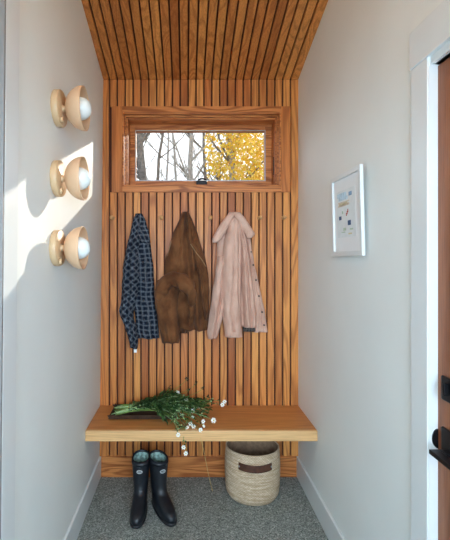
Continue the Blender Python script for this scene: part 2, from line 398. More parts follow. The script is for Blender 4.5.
# door casings
t = empty('trim_1', (XR, RJ, 0), kind='structure')
b = Off(t); b.box(XR - .020, XR, 1.2252, 1.313, 0, 2.085); b.build('side_casing', M['trim'], t, bevel=.002)
b = Off(t); b.box(XR - .024, XR, .20, 1.318, 2.085, 2.205); b.build('head_casing', M['trim'], t, bevel=.002)
b = Off(t); b.box(XR - .018, XR + .12, RJ - .003, RJ, 0, 2.085); b.box(XR - .012, XR + .12, DL0 - .06, RJ, DH - .0, 2.085); b.build('jamb', M['trim'], t, bevel=.003)
t = empty('trim_2', (XL, LJ, 0), kind='structure')
b = Off(t); b.box(XL, XL + .012, LJ, LJ + .10, 0, ceil_z(1.3) - .05); lean(b.build('side_casing', M['trim'], t, bevel=.003), t.location)
b = Off(t); b.box(XL - .12, XL + .012, LJ - .012, LJ, 0, DHL); b.box(XL - .12, XL + .012, DL0, LJ - .012, DHL - .012, DHL); lean(b.build('jamb', M['jamb_grey'], t, bevel=.002), t.location)
# doors
d1 = empty('door_1', (XR + .03, RJ, 0), kind='structure')
b = Off(d1); b.box(XR + .010, XR + .055, DL0 - .04, RJ - .003, .008, DH - .004); b.build('leaf', M['door_wood'], d1, bevel=.002)
DX = XR + .010
lk = Off(d1)
zt, zb = Z(375.5, 1.19), Z(399.5, 1.19)
lk.box(DX - .008, DX + .001, RJ - .095, RJ - .030, zb, zt)
lock = lk.build('deadbolt', M['black'], d1, bevel=.003)
lk = Off(d1); lk.box(DX - .022, DX - .008, RJ - .068, RJ - .058, zb + .02, zt - .015); lk.build('thumb_turn', M['black'], lock, bevel=.002)
zc = Z(440, 1.18)
b = Off(d1); b.box(DX - .008, DX + .001, RJ - .095, RJ - .030, zc - .035, zc + .035)
hd = b.build('door_handle', M['black'], d1, bevel=.003)
zl = Z(449, 1.15)
b = Off(d1); b.box(.722, DX + .001, 1.118, 1.150, zl - .013, zl); b.build('spindle', M['black'], hd, bevel=.002)
b = Off(d1); b.box(.694, .7225, .985, 1.150, zl - .013, zl); b.build('lever', M['black'], hd, bevel=.002)
# strike on the jamb beside the lever
b = Off(d1); zs_ = Z(438.5, 1.22)
arc = [(XR + .0095 - .0175 * math.sin(PI * k / 16), zs_ - .029 * math.cos(PI * k / 16)) for k in range(17)]
b.rings([[(x, RJ - .003, z) for x, z in arc], [(x, RJ - .0075, z) for x, z in arc]], 0, True, True, False); b.build('strike_plate', M['black'], d1)
d2 = empty('door_2', (XL - .07, LJ - .02, 0), kind='structure')
b = Off(d2); b.box(XL - .115, XL - .075, DL0 + .003, LJ - .014, .008, DHL - .015); b.build('leaf', M['trim'], d2)

# clerestory window
w1 = empty('window_1', ((OX0 + OX1) / 2, D, OZ0), kind='structure')
def frame(b, x0, x1, z0, z1, t, y0, y1, tb=None, tt=None):
    tb = t if tb is None else tb; tt = t if tt is None else tt
    b.box(x0, x0 + t, y0, y1, z0, z1); b.box(x1 - t, x1, y0, y1, z0, z1)
    b.box(x0 + t, x1 - t, y0, y1, z0, z0 + tb); b.box(x0 + t, x1 - t, y0, y1, z1 - tt, z1)
b = Off(w1)
b.box(CX0, OX0, D - .007, WY, CZ0, CZ1); b.box(OX1, CX1, D - .007, WY, CZ0, CZ1)
b.build('side_casing', M['board_z'], w1, bevel=.0015)
b = Off(w1); b.box(OX0, OX1, D - .0072, WY, OZ1, CZ1); b.box(OX0 - .0, OX1 + .0, D - .0072, WY, CZ0, OZ0)
b.build('head_casing', M['board_x'], w1, bevel=.0015)
b = Off(w1); frame(b, OX0, OX1, OZ0, OZ1, .010, D - .004, D + .03); frame(b, OX0, OX1, OZ0, OZ1, .018, D + .03, D + .055); frame(b, OX0, OX1, OZ0, OZ1, .028, D + .055, D + .26, tb=.014)
b.build('jamb', M['board_x'], w1, bevel=.002)
GY = 2.885
GX0, GX1, GZ0, GZ1 = X(136, GY), X(264.4, GY), Z(181.6, GY), Z(131.8, GY)
ix0, ix1, iz0, iz1 = OX0 + .029, OX1 - .029, OZ0 + .015, OZ1 - .029
b = Off(w1)
b.box(ix0, GX0, GY - .03, GY + .03, iz0, iz1); b.box(GX1, ix1, GY - .03, GY + .03, iz0, iz1)
b.box(GX0, GX1, GY - .03, GY + .03, iz0, GZ0); b.box(GX0, GX1, GY - .03, GY + .03, GZ1, iz1)
sash = b.build('sash', M['board_x'], w1, bevel=.002)
b = Off(w1); frame(b, GX0 - .002, GX1 + .002, GZ0 - .002, GZ1 + .002, .006, GY - .033, GY - .029); b.build('glazing_bead', M['grey_metal'], sash)
b = Off(w1); b.box(GX0 - .004, GX1 + .004, GY - .003, GY + .003, GZ0 - .004, GZ1 + .004); b.build('pane', M['glass'], sash)
# crank and lock
hx, hy, hz = X(202, 2.78), 2.78, Z(184, 2.78)
b = Off(w1); b.box(hx - .040, hx + .036, hy - .012, hy + .05, OZ0 + .012, OZ0 + .052); b.build('crank_housing', M['black'], w1, bevel=.006)
b = Off(w1); b.tube([(hx - .03, hy - .016, OZ0 + .055), (hx, hy - .02, OZ0 + .064), (hx + .03, hy - .016, OZ0 + .058)], .006, 8); b.build('crank_handle', M['black'], w1)
lx = X(273.5, 2.80)
b = Off(w1); b.box(lx - .004, lx + .006, 2.79, 2.80, Z(175, 2.8), Z(157, 2.8)); b.build('sash_lock', M['black'], w1, bevel=.002)

# bench
BF = 2.300; BZ1 = .479; BZ0 = .4195
t = empty('bench', (.09, 2.5, BZ0), 'thick honey oak bench slab spanning wall to wall', 'bench')
b = Off(t); b.box(XL + .0015, XR - .0015, BF + .02, D - .001, BZ0, BZ1); lean(b.build('bench_top', M['bench'], t, bevel=.002), t.location)
b = Off(t); b.box(XL + .0015, XR - .0015, BF, BF + .02, BZ0, BZ1); lean(b.build('front_edge', M['bench_edge'], t, bevel=.003), t.location)

# ------------------------------------------------------------------ wall pegs
PZ = Z(218, D)
pl = ['nearest the left wall', 'under the collar of the dark plaid flannel shirt', 'free between the plaid shirt and the brown jacket', 'under the brown suede jacket',
      'free between the brown jacket and the pink jacket', 'under the dusty pink jacket', 'empty, first to the right of the pink jacket', 'empty, nearest the right wall']
for i, px in enumerate((113, 137.6, 161.6, 186, 210.2, 234.5, 259.2, 283.2)):
    t = empty('coat_peg', (X(px, D), D, PZ), 'pale round oak wall peg ' + pl[i], 'coat peg', 'pegs along the slatted wall')
    ln = .05 if i in (1, 3, 5) else .045
    b = MB(); b.lathe([(.0085, .0185), (.0085, .0), (.0085, -ln + .010), (.0125, -ln + .006), (.0135, -ln), (.012, -ln - .004), (.0001, -ln - .006)], (0, 0, 0), 'y', 20, caps=True)
    b.build('dowel', M['peg'], t)
    b = MB(); b.lathe([(.014, -.0), (.014, -.003), (.0086, -.0045)], (0, 0, 0), 'y', 20, caps=True)
    b.build('collar', M['peg'], t)

# ------------------------------------------------------------------ sconces
def sconce(py, label):
    y0 = 1.742; z0 = Z(py, y0)
    t = empty('wall_sconce', (lean_x(z0), y0, z0), label, 'wall lamp', 'sconces on the left wall')
    b = MB(); b.lathe([(.0001, 0), (.076, 0), (.078, .003), (.078, .024), (.075, .028), (.0001, .029)], (0, 0, 0), 'x', 56); pl_ = b.build('wall_plate', M['tan_metal'], t)
    b = MB(); b.lathe([(.019, .027), (.013, .034), (.013, .042), (.020, .050)], (0, 0, 0), 'x', 24, caps=True); b.build('neck', M['tan_metal'], t)
    b = MB(); b.tube([(.030, -.030, -.058), (.040, -.030, -.058)], .012, 16); b.build('knob', M['tan_metal'], t)
    Rr = .0935; prof = []
    for k in range(0, 19):
        a = (PI / 2) * k / 18; prof.append((max(.0005, Rr * math.sin(a)), .042 + .083 * (1 - math.cos(a))))
    inner = [(max(.0005, r - .003), h + .003 if k < 18 else h) for k, (r, h) in enumerate(prof)][::-1]
    b = MB(); b.lathe(prof + inner, (0, 0, 0), 'x', 56); sh = b.build('shade', M['tan_shade'], t)
    b = MB(); gr, gx = .049, .104
    b.lathe([(max(.0004, gr * math.sin(PI * k / 20)), gx - gr * math.cos(PI * k / 20)) for k in range(21)], (0, 0, 0), 'x', 36)
    b.build('globe', M['frost'], t)
    b = MB(); b.lathe([(.016, .047), (.018, .052), (.018, .062)], (0, 0, 0), 'x', 24, caps=True); b.build('socket', M['tan_metal'], t)
sconce(108.7, 'tan dome wall sconce with frosted globe, topmost of three')
sconce(178.7, 'tan dome wall sconce with frosted globe, middle of three')
sconce(248.0, 'tan dome wall sconce with frosted globe, lowest of three')

# ------------------------------------------------------------------ framed print
t = empty('picture_frame', (XR, 1.83, Z(256, 1.66)), 'white framed small abstract print hanging on right wall', 'picture')
py0, py1 = 1.657, 1.995; pz0, pz1 = Z(255.6, 1.665), Z(164.4, 1.665); fx = XR - .027
def tiltx(z): return -.010 * (z - pz0) / (pz1 - pz0) - .002
class Tilt(Off):
    def box(s, x0, x1, y0, y1, z0, z1, mi=0):
        n = len(s.v); super().box(x0, x1, y0, y1, z0, z1, mi)
        s.v[n:] = [(p[0] + tiltx(p[2]), p[1], p[2]) for p in s.v[n:]]; return s
b = Tilt(t); w = .021
for y0_, y1_, z0_, z1_ in ((py0, py0 + w, pz0, pz1), (py1 - w, py1, pz0, pz1), (py0 + w, py1 - w, pz0, pz0 + w), (py0 + w, py1 - w, pz1 - w, pz1)): b.box(fx, fx + .014, y0_, y1_, z0_, z1_)
b.build('frame', M['trim'], t, bevel=.001)
b = Tilt(t); b.box(fx + .009, fx + .0135, py0 + w, py1 - w, pz0 + w, pz1 - w); b.build('mat_board', M['paper'], t)
b = Tilt(t); ay0, ay1, az0, az1 = py0 + .072, py1 - .055, pz0 + .085, pz1 - .075
b.box(fx + .0080, fx + .0090, ay0, ay1, az0, az1); pr = b.build('print', M['print_paper'], t)
INK = [M[q] for q in ('ink_sky', 'ink_blue', 'ink_tan', 'ink_navy', 'ink_red', 'ink_green', 'ink_yellow')]
def mark(u0, u1, v0, v1, mi):  # u from the far edge to the near edge, v from the bottom
    yy = lambda u: ay1 + (ay0 - ay1) * u
    b = Tilt(t); b.box(fx + .0074, fx + .0080, yy(u1), yy(u0), az0 + (az1 - az0) * v0, az0 + (az1 - az0) * v1); b.build('ink_shape', INK[mi], pr)
mark(.05, .55, .86, .95, 0); mark(.12, .62, .79, .86, 0); mark(.68, .84, .84, .92, 1); mark(.08, .70, .66, .71, 2); mark(.08, .70, .73, .76, 2)
mark(.15, .60, .68, .73, 6); mark(.12, .26, .38, .46, 3); mark(.60, .76, .24, .34, 3); mark(.52, .56, .44, .50, 4); mark(.56, .60, .47, .54, 4); mark(.60, .64, .51, .58, 4)
mark(.30, .36, .50, .56, 5); mark(.25, .45, .10, .12, 5); mark(.35, .50, .14, .20, 5); mark(.62, .8, .05, .08, 6); mark(.7, .86, .14, .17, 5)

# ------------------------------------------------------------------ garments
def interp(levels, t):
    n = len(levels[0])
    for a, b2 in zip(levels, levels[1:]):
        if t <= b2[0] + 1e-9:
            f = (t - a[0]) / (b2[0] - a[0]); f = max(0, min(1, f)); 
            return [a[i] + (b2[i] - a[i]) * f for i in range(1, n)]
    return list(levels[-1][1:])
def drape(b, levels, yc, h, folds=(), seed=0, nu=64, wr=.003, hb=None, mi=0, vfold=0, round_=.85, uvrot=0.0, pl=0, pa=.0, ph=0., nz=1.0):
    """levels: (pixel row, left, right[, y offset]) -> a padded hanging panel with running folds, back to front"""
    hb = h if hb is None else hb
    t0, t1 = levels[0][0], levels[-1][0]; nv = max(14, int((t1 - t0) / 1.3))
    rings = []; us = []
    for i in range(nv + 1):
        t = t0 + (t1 - t0) * i / nv
        # smooth the outline a little
        acc = [0, 0, 0]
        for dt in (-2, 0, 2):
            q = interp(levels, min(t1, max(t0, t + dt))); q = q + [0] * (3 - len(q))
            acc = [m_ + n_ / 3 for m_, n_ in zip(acc, q)]
        xl, xr, yo = acc; v = i / nv; z = Z(t, yc)
        endf = min(1, math.sqrt(max(0, i + .3) / 4.)) if i < 4 else 1
        if i > nv - 2: endf = .55 if i == nv else .85
        ring = []
        for side in (0, 1):
            for k in range(nu):
                u = k / nu if side == 0 else 1 - k / nu
                uu = (1 - math.cos(PI * u)) / 2 * .6 + u * .4
                x = X(xl + (xr - xl) * uu, yc)
                s = max(0, math.sin(PI * u)) ** round_
                if side == 0:
                    y = yc + yo - h * s * endf
                    for (c0, c1, wd, am, va, vb) in folds:
                        c = c0 + (c1 - c0) * v; e = (uu - c) / wd
                        vv = min(1, max(0, (v - va) / .12)) * min(1, max(0, (vb - v) / .12 + .15))
                        y += am * math.exp(-e * e) * vv * endf
                    if pl:
                        wph = noise.noise(Vector((v * 2.2, seed * 1.7, 0))) * .5
                        q = abs(math.sin(PI * (uu * pl + ph + wph)))
                        y += pa * (1 - q ** .6) * s * min(1, .25 + v * 1.6) * endf - pa * .4 * s
                    wn = nz * noise.noise(Vector((x * 22 + seed * 7.1, z * 9, seed))) + .5 * noise.noise(Vector((x * 55 + seed, z * 26, seed + 4)))
                    y -= wn * wr * 2.6 * s
                    x += noise.noise(Vector((z * 14, seed * 3.3, u * 2))) * wr * 1.0
                    zz = z + noise.noise(Vector((x * 30, seed, 1))) * wr * 1.5 * (1 if i > nv - 2 else 0)
                else:
                    y = min(D - .004, yc + yo + hb * s); zz = z
                ring.append((x, y, zz))
        rings.append(ring); 
        us.append((xl, xr))
    wref = (max(u[1] - u[0] for u in us)) / 149.
    def uvf(i, k):
        kk = k % (2 * nu) if k < 2 * nu else 0
        s_ = k / nu if k <= nu else 2 - k / nu
        wl = (us[i][1] - us[i][0]) / 149.
        w_ = .35 * wref + .65 * wl
        U, V = s_ * w_ * 1.15, i / nv * (t1 - t0) / 149. * 1.02
        cr, sr = math.cos(uvrot), math.sin(uvrot)
        return (U * cr - V * sr + .3 * seed, U * sr + V * cr + .17 * seed)
    b.rings(rings, mi, True, True, True, uvf)
    return b
def bent(b, pts, rad, yoff=0, flat=.8, seed=0, wr=.004, n=28, mi=0):
    """a sleeve: a soft tube through image-row points at depth y"""
    P3 = [Vector((X(px, y), y, Z(py, y))) for px, py, y in pts]
    out = []; rr = []
    m = 10
    for i in range(len(P3) - 1):
        p0, p1, p2, p3 = P3[max(0, i - 1)], P3[i], P3[i + 1], P3[min(len(P3) - 1, i + 2)]
        for k in range(m):
            t = k / m
            out.append(.5 * ((2 * p1) + (-p0 + p2) * t + (2 * p0 - 5 * p1 + 4 * p2 - p3) * t * t + (-p0 + 3 * p1 - 3 * p2 + p3) * t ** 3))
            rr.append(rad[i] + (rad[i + 1] - rad[i]) * t)
    out.append(P3[-1]); rr.append(rad[-1])
    rings = []
    yax = Vector((0, 1, 0))
    for i, p in enumerate(out):
        t = (out[min(i + 1, len(out) - 1)] - out[max(i - 1, 0)]).normalized()
        a = t.cross(yax).normalized(); d = a.cross(t).normalized()
        e = min(1, .45 + .2 * min(i, len(out) - 1 - i))
        ring = []
        for k in range(n):
            an = 2 * PI * k / n
            q = noise.noise(Vector((p.x * 28 + math.cos(an) * 1.3, p.z * 28 + math.sin(an) * 1.3, seed))) * wr * 2.2
            r_ = rr[i] / 149. * e
            ring.append(p + a * math.cos(an) * (r_ + q) + d * math.sin(an) * (r_ * flat + q))
        rings.append(ring)
    N = len(out)
    b.rings(rings, mi, True, True, True, lambda i, k: (k / n * .3, i * .012))
    return b

# dark plaid flannel shirt
t = empty('plaid_shirt', (X(139, 2.65), 2.66, Z(350, 2.65)), 'dark blue and grey plaid flannel shirt hanging from a peg', 'shirt')
b = Off(t)
drape(b, [(214.5, 136, 141), (222, 133, 145), (230, 131, 148.5), (242, 130, 150.5), (252, 131, 151.5), (267, 132, 153.5), (290, 133, 154.5), (305, 134, 155), (318, 135, 157.5), (332, 136, 159), (338, 137, 159.3)],
      2.660, .055, [(.25, .22, .12, .035, 0, 1.2), (.55, .52, .09, .024, .1, 1.2), (.8, .78, .09, .022, .25, 1.2), (.68, .65, .05, -.010, .2, 1.2), (.40, .37, .05, -.008, .2, 1.2)], 1, wr=.005, pl=3, pa=.038)
b.build('body', M['plaid'], t)
b = Off(t)
drape(b, [(214, 136.5, 139.5), (222, 132.5, 140), (237, 129, 140), (252, 126, 140), (267, 123, 139.5), (290, 122, 138), (303, 121, 136), (310, 118.8, 134), (318, 121, 133.5), (327, 125.5, 137), (338, 128, 138.5), (348, 130.5, 137.5)],
      2.620, .048, [(.45, .40, .08, .012, .1, .8), (.72, .70, .06, -.008, .1, .8), (.2, .3, .06, -.006, .3, 1.2)], 2, wr=.006, uvrot=.75, pl=2, pa=.034)
b.build('sleeve', M['plaid'], t)
b = Off(t)
drape(b, [(213.5, 136, 141.5), (218, 133.5, 145), (226, 132, 147), (236, 138, 149.5), (243, 142, 149.5)], 2.600, .020, [(.5, .45, .08, .012, 0, 1.2)], 3, wr=.003)
b.build('collar', M['plaid'], t)
for k, py in enumerate((262, 281, 300, 319)):
    b = Off(t); yy = 2.608; b.lathe([(.0001, -.003), (.0045, -.002), (.005, 0), (.005, .004)], (X(143.4 + k * .3, yy), yy - .022, Z(py, yy)), 'y', 12, caps=True)
    b.build('button', M['button'], t)
b = Off(t); b.box(X(134, 2.61), X(136.8, 2.61), 2.607, 2.610, Z(352.5, 2.61), Z(346, 2.61)); b.build('care_tag', M['tagcloth'], t)

# brown suede jacket
t = empty('suede_jacket', (X(186, 2.65), 2.66, Z(342, 2.65)), 'brown suede jacket with folded sleeve hanging from a peg', 'jacket')
b = Off(t)
drape(b, [(212, 183, 188.5), (216, 181, 190.5), (222, 178, 193), (231, 174, 197), (247, 169.5, 201.5), (257, 166.5, 205), (275, 164, 208.5), (290, 163, 209), (310, 166, 209), (326, 170, 208), (330, 176, 207.5)],
      2.662, .062, [(.52, .60, .09, .048, -.2, 1.2), (.80, .84, .07, .030, .2, 1.2), (.68, .72, .06, -.012, .2, 1.2), (.35, .32, .10, -.010, 0, .6), (.90, .90, .04, .012, .3, 1.2)], 5, wr=.006, pl=2.5, pa=.038, ph=.3)
b.build('body', M['suede'], t)
b = Off(t)
drape(b, [(243, 191, 193), (250, 192.5, 199), (257, 194, 203.5), (264, 195.5, 206.5), (275, 199, 208.5), (290, 200, 209), (305, 202, 208.5), (320, 205.5, 208)], 2.600, .022, [(.5, .4, .12, .012, .2, 1.2), (.2, .2, .08, -.006, 0, 1.2)], 6, wr=.005)
b.build('front_flap', M['suede'], t)
b = Off(t)
b.tube([(X(190.5, 2.59), 2.590, Z(244, 2.59)), (X(196, 2.58), 2.574, Z(252.5, 2.58)), (X(202, 2.58), 2.572, Z(260, 2.58)), (X(206, 2.59), 2.585, Z(266.5, 2.59))], .0028, 6)
b.build('seam', M['suede_seam'], t); b = Off(t)
b.tube([(X(171.7, 2.60), 2.625, Z(240, 2.60)), (X(169, 2.60), 2.622, Z(249, 2.60)), (X(167.3, 2.6), 2.625, Z(256, 2.60))], .0024, 6)
b.build('seam', M['suede_seam'], t)
b = Off(t)
bent(b, [(160.5, 300, 2.575), (163, 289, 2.555), (169.5, 280.5, 2.545), (178, 279.5, 2.54), (186, 285, 2.54), (191, 294, 2.555), (192.3, 306, 2.59)], [5.2, 7.2, 7.4, 7.0, 7.0, 4.8, 3.0], seed=8, wr=.007, flat=.95)
b.build('sleeve_elbow', M['suede'], t)
b = Off(t)
drape(b, [(280, 157, 177), (290, 155.5, 178), (300, 155.5, 178), (312, 157, 177.5), (325, 159, 178.5), (336, 160.5, 179.8), (342.5, 162, 179)], 2.590, .052,
      [(.75, .85, .12, -.006, .1, 1.2), (.35, .30, .10, .006, .3, 1.2)], 9, wr=.007)
b.build('sleeve', M['suede'], t)
b = Off(t)
drape(b, [(286, 176, 194.5), (296, 177, 195.5), (306, 178, 195.5), (316, 178.5, 195.3), (325, 179, 193.5), (331, 180, 190), (333, 181.5, 186)], 2.650, .034,
      [(.3, .75, .10, .020, 0, .7), (.15, .2, .10, .008, .2, 1.2)], 10, wr=.008, pl=1.5, pa=.03)
b.build('cuff_fold', M['suede'], t)

# dusty pink corduroy jacket
t = empty('corduroy_jacket', (X(237, 2.65), 2.66, Z(338, 2.65)), 'dusty pink corduroy jacket with wide collar hanging from a peg', 'jacket')
b = Off(t)
drape(b, [(213, 231, 237.5), (220, 226, 243.5), (231, 220.5, 248), (241, 217, 251), (262, 217.5, 253), (270, 216.5, 255), (287, 216, 258), (303, 219, 261), (318, 222, 262), (326, 224, 262)],
      2.660, .038, [(.3, .35, .10, .022, -.1, 1.2), (.72, .72, .09, .026, -.1, 1.2)], 12, wr=.003)
b.build('body', M['cord'], t)
b = Off(t)
drape(b, [(256, 217, 225), (270, 216, 226), (287, 213.3, 227), (303, 211, 226.5), (320, 208.5, 222), (333, 207, 218.5), (338.5, 208, 216)], 2.630, .030, [(.6, .6, .1, .008, .1, 1.2)], 13, wr=.006, pl=1.5, pa=.024)
b.build('sleeve', M['cord'], t)
b = Off(t)
drape(b, [(217, 231, 238), (225, 227.5, 240), (245, 223.5, 242), (270, 222, 241.5), (300, 222.5, 241.3), (320, 223.3, 241.3), (336.5, 225, 241.5)], 2.615, .052,
      [(.80, .88, .05, .014, 0, .8), (.45, .45, .12, -.004, .1, 1.2), (.55, .5, .05, .006, .75, 1.2)], 14, wr=.004, pl=1.6, pa=.030, ph=.2)
sl = b.build('sleeve', M['cord'], t)
b = Off(t); drape(b, [(328.5, 224.2, 242), (337, 225, 242.3)], 2.612, .053, [], 15, wr=.002, nu=24); b.build('cuff', M['cord'], sl)
b = Off(t)
drape(b, [(218, 235, 240.5), (232, 238, 245), (250, 240.5, 248), (280, 241.5, 252.5), (305, 242.5, 255.5), (320, 243.3, 257), (327, 244, 256.5)], 2.625, .048,
      [(.45, .42, .07, .016, .1, 1.2), (.2, .2, .07, -.004, .1, 1.2)], 16, wr=.004, pl=2, pa=.036)
b.build('front_panel', M['cord'], t)
b = Off(t)
drape(b, [(238, 246, 250.5), (250, 247.5, 252), (262, 249, 254), (287, 250.5, 259.5), (310, 252.5, 264.5), (326, 253, 266.8), (332, 254, 267.8)], 2.640, .024, [(.5, .4, .1, .010, .1, 1.2)], 17, wr=.004, pl=1.5, pa=.02)
b.build('button_placket', M['cord'], t)
b = Off(t); drape(b, [(316, 244, 257), (325, 243, 258.5), (331.5, 242.5, 261)], 2.645, .022, [(.3, .4, .08, .010, 0, 1.2)], 18, wr=.003); b.build('lining', M['lining'], t)
b = Off(t)
drape(b, [(212.3, 229.5, 236), (219, 224, 233), (226, 219, 229), (233, 215, 225), (240, 211.7, 220), (242.5, 212.5, 217)], 2.580, .022, [(.5, .4, .15, .003, 0, 1.2)], 19, wr=.0025)
b.build('collar', M['cord'], t)
b = Off(t)
drape(b, [(212, 232, 239), (216, 234.5, 243.5), (221, 238, 247), (227, 241.5, 251), (233, 244.8, 254.6), (236, 246.5, 255.8), (238, 247.3, 250)], 2.575, .022, [(.5, .5, .15, .003, 0, 1.2)], 20, wr=.0025)
b.build('collar', M['cord'], t)
for px, py in ((250.8, 252), (253.2, 265), (256, 280), (259, 296), (262, 312), (264, 325)):
    b = Off(t); b.lathe([(.0001, -.004), (.005, -.003), (.006, 0), (.006, .006)], (X(px, 2.62), 2.615, Z(py, 2.62)), 'y', 14, caps=True); b.build('button', M['button'], t)

# ------------------------------------------------------------------ boots
def boot(name_label, cx, cy, ang, toe_len=.205):
    t = empty('rain_boot', (cx, cy, 0), name_label, 'boot', 'pair of rain boots'); t.rotation_euler = (0, 0, R(ang))
    # toe points to -y; levels: z, front, back, half width front part, half width heel part
    L = [(.018, toe_len - .004, -.066, .044, .033), (.030, toe_len, -.068, .046, .035), (.045, toe_len - .004, -.068, .046, .036), (.062, toe_len - .022, -.068, .044, .036), (.078, toe_len - .058, -.067, .041, .037),
         (.092, toe_len - .095, -.066, .039, .038), (.106, .078, -.065, .040, .039), (.125, .064, -.063, .041, .040), (.15, .058, -.063, .044, .043), (.20, .058, -.065, .047, .046), (.24, .061, -.069, .051, .050), (.272, .062, -.070, .052, .051), (.294, .062, -.072, .052, .051)]
    def ring(lv, inset=0, tilt=0):
        z, fr, bk, wf, wh = lv; fr, bk, wf, wh = fr - inset, bk + inset, wf - inset, wh - inset
        r = []; n = 48; ln = fr - bk; mid = (fr + bk) / 2
        for k in range(n):
            a = 2 * PI * k / n; c, s = math.cos(a), math.sin(a)
            e = .82
            y = mid + (ln / 2) * math.copysign(abs(c) ** e, c)
            f = (y - bk) / ln
            w = wh + (wf - wh) * min(1, f * 1.25)
            x = w * math.copysign(abs(s) ** (e if z < .1 else .95), s)
            zz = z + tilt * (-y) * 1.0
            wrk = noise.noise(Vector((a, z * 30, ang))) * .0018 if .09 < z < .28 else 0
            r.append((x * (1 + wrk * 20), -y, zz))
        return r
    M_ = MB(); rs = []
    for a, b2 in zip(L, L[1:]):
        for k in range(3):
            f = k / 3; lv = tuple(p + (q - p) * f for p, q in zip(a, b2)); rs.append(ring(lv, 0, .10 * max(0, (lv[0] - .2) / .094)))
    rs.append(ring(L[-1], 0, .10)); M_.rings(rs, 0, True, False)
    rs2 = [ring(L[-1], 0, .10), ring((L[-1][0] + .003,) + L[-1][1:], .003, .10), ring(L[-1], .007, .10), ring((L[-1][0] - .010,) + L[-1][1:], .007, .10)]
    M_.rings(rs2, 0, False, False)
    M_.build('shaft_and_foot', M['boot'], t)
    M_ = MB(); rs = [ring((L[-1][0] - .009,) + L[-1][1:], .0065, .10)]
    for z in (.27, .24, .20, .15, .11): 
        lv = [z] + interp(L, z); rs.append(ring(tuple(lv), .0075, .10 * max(0, (z - .2) / .094)))
    M_.rings(rs, 0, False, True); M_.build('lining', M['boot_lining'], t)
    M_ = MB(); M_.rings([ring((0, toe_len - .006, -.066, .044, .034)), ring((.006, toe_len + .001, -.070, .048, .037)), ring((.017, toe_len + .002, -.070, .048, .037)), ring((.020, toe_len - .004, -.066, .044, .033))]); M_.build('sole', M['boot_sole'], t)
    M_ = MB(); rs = []
    for z, ins in ((.268, -.0005), (.269, -.003), (.288, -.003), (.289, -.0005)): rs.append(ring(tuple([z] + interp(L, z)), ins, (.10) * (z - .2) / .094))
    M_.rings(rs, 0, False, False); M_.build('top_band', M['boot'], t)
    # badge low on the front of the shaft top
    zb_ = .236; fr = interp(L, zb_)[0]; M_ = MB()
    def oval(rx, rz, y): return [(rx * math.cos(2 * PI * k / 28), y - .0 + (rx * math.cos(2 * PI * k / 28)) ** 2 * 6, zb_ + rz * math.sin(2 * PI * k / 28)) for k in range(28)]
    M_.rings([oval(.017, .010, -fr + .004), oval(.017, .010, -fr - .0035)], 0, True, True, False); bd = M_.build('badge', M['badge'], t)
    M_ = MB(); M_.rings([oval(.0125, .0055, -fr - .003), oval(.0125, .0055, -fr - .0042)], 0, False, True, False); M_.build('badge_centre', M['boot_sole'], bd)
    M_ = MB()
    for k in range(6): M_.box(-.009 + k * .0032, -.0072 + k * .0032, -fr - .0049, -fr - .0042, zb_ - .0022, zb_ + .0022)
    M_.build('lettering', M['badge'], bd)
boot('navy rubber rain boot with toe straight ahead, left one of the pair', X(141, 2.375), 2.378, -2)
boot('navy rubber rain boot turned outward, right one of the pair', X(158.6, 2.375), 2.378, 27)

# ------------------------------------------------------------------ basket
BCX, BCY = X(252.4, 2.50), 2.506
t = empty('basket', (BCX, BCY, 0), 'round cream woven basket with brown leather handle under the bench', 'basket')
def brad(z): 
    if z < .045: return .140 + .022 * math.sin(PI / 2 * z / .045)
    return .162 + .006 * math.sin(PI * min(1, (z - .045) / .26))
def bring(z, ins=0, n=72):
    r = brad(z) - ins
    return [(r * 1.02 * math.cos(2 * PI * k / n), r * .90 * math.sin(2 * PI * k / n), z) for k in range(n)]
zs = [0, .004, .010, .018, .026, .034] + [.034 + .27 * k / 26 for k in range(1, 27)]
b = MB(); b.rings([bring(z) for z in zs] + [bring(zs[-1] + .003, .004), bring(zs[-1], .008)], 0, True, False, True, lambda i, k: (k / 72 * 1.03, (zs[i] if i < len(zs) else .31)))
b.build('woven_body', M['basket'], t)
M['basket_in'] = plain('shaded_jute_inside', (.28, .17, .10), .9, nscale=40, amt=.2)  # same jute, with the inside shade put into a darker colour
b = MB(); b.rings([bring(z, .008) for z in zs[::-1]][:-2], 0, False, True); b.build('inner_wall', M['basket_in'], t)
b = MB(); rs = []
def bpt(a, z, ins): r = brad(z) - ins; return (r * 1.02 * math.cos(a), r * .90 * math.sin(a), z)
N = 20; hz0 = Z(470, 2.375); hz1 = Z(463, 2.375)
for k in range(N + 1):
    a = -PI / 2 + (k / N - .52) * .98 * 1.24
    sag = .004 * math.sin(PI * k / N)
    o_ = -.004 - .010 * math.sin(PI * k / N)
    rs.append([bpt(a, hz0 - sag, o_), bpt(a, hz1 - sag, o_), bpt(a, hz1 - sag, o_ + .005), bpt(a, hz0 - sag, o_ + .005)])
b.rings(rs, 0, True, True, False); hh = b.build('handle', M['leather'], t, bevel=.001)
for a in (-PI / 2 + (.04 - .52) * 1.215, -PI / 2 + (.96 - .52) * 1.215):
    b = MB(); p = bpt(a, (hz0 + hz1) / 2, -.008); b.lathe([(.0001, -.003), (.004, -.002), (.005, .003)], p, 'y', 12, caps=True)
    b.build('rivet', M['grey_metal'], hh)

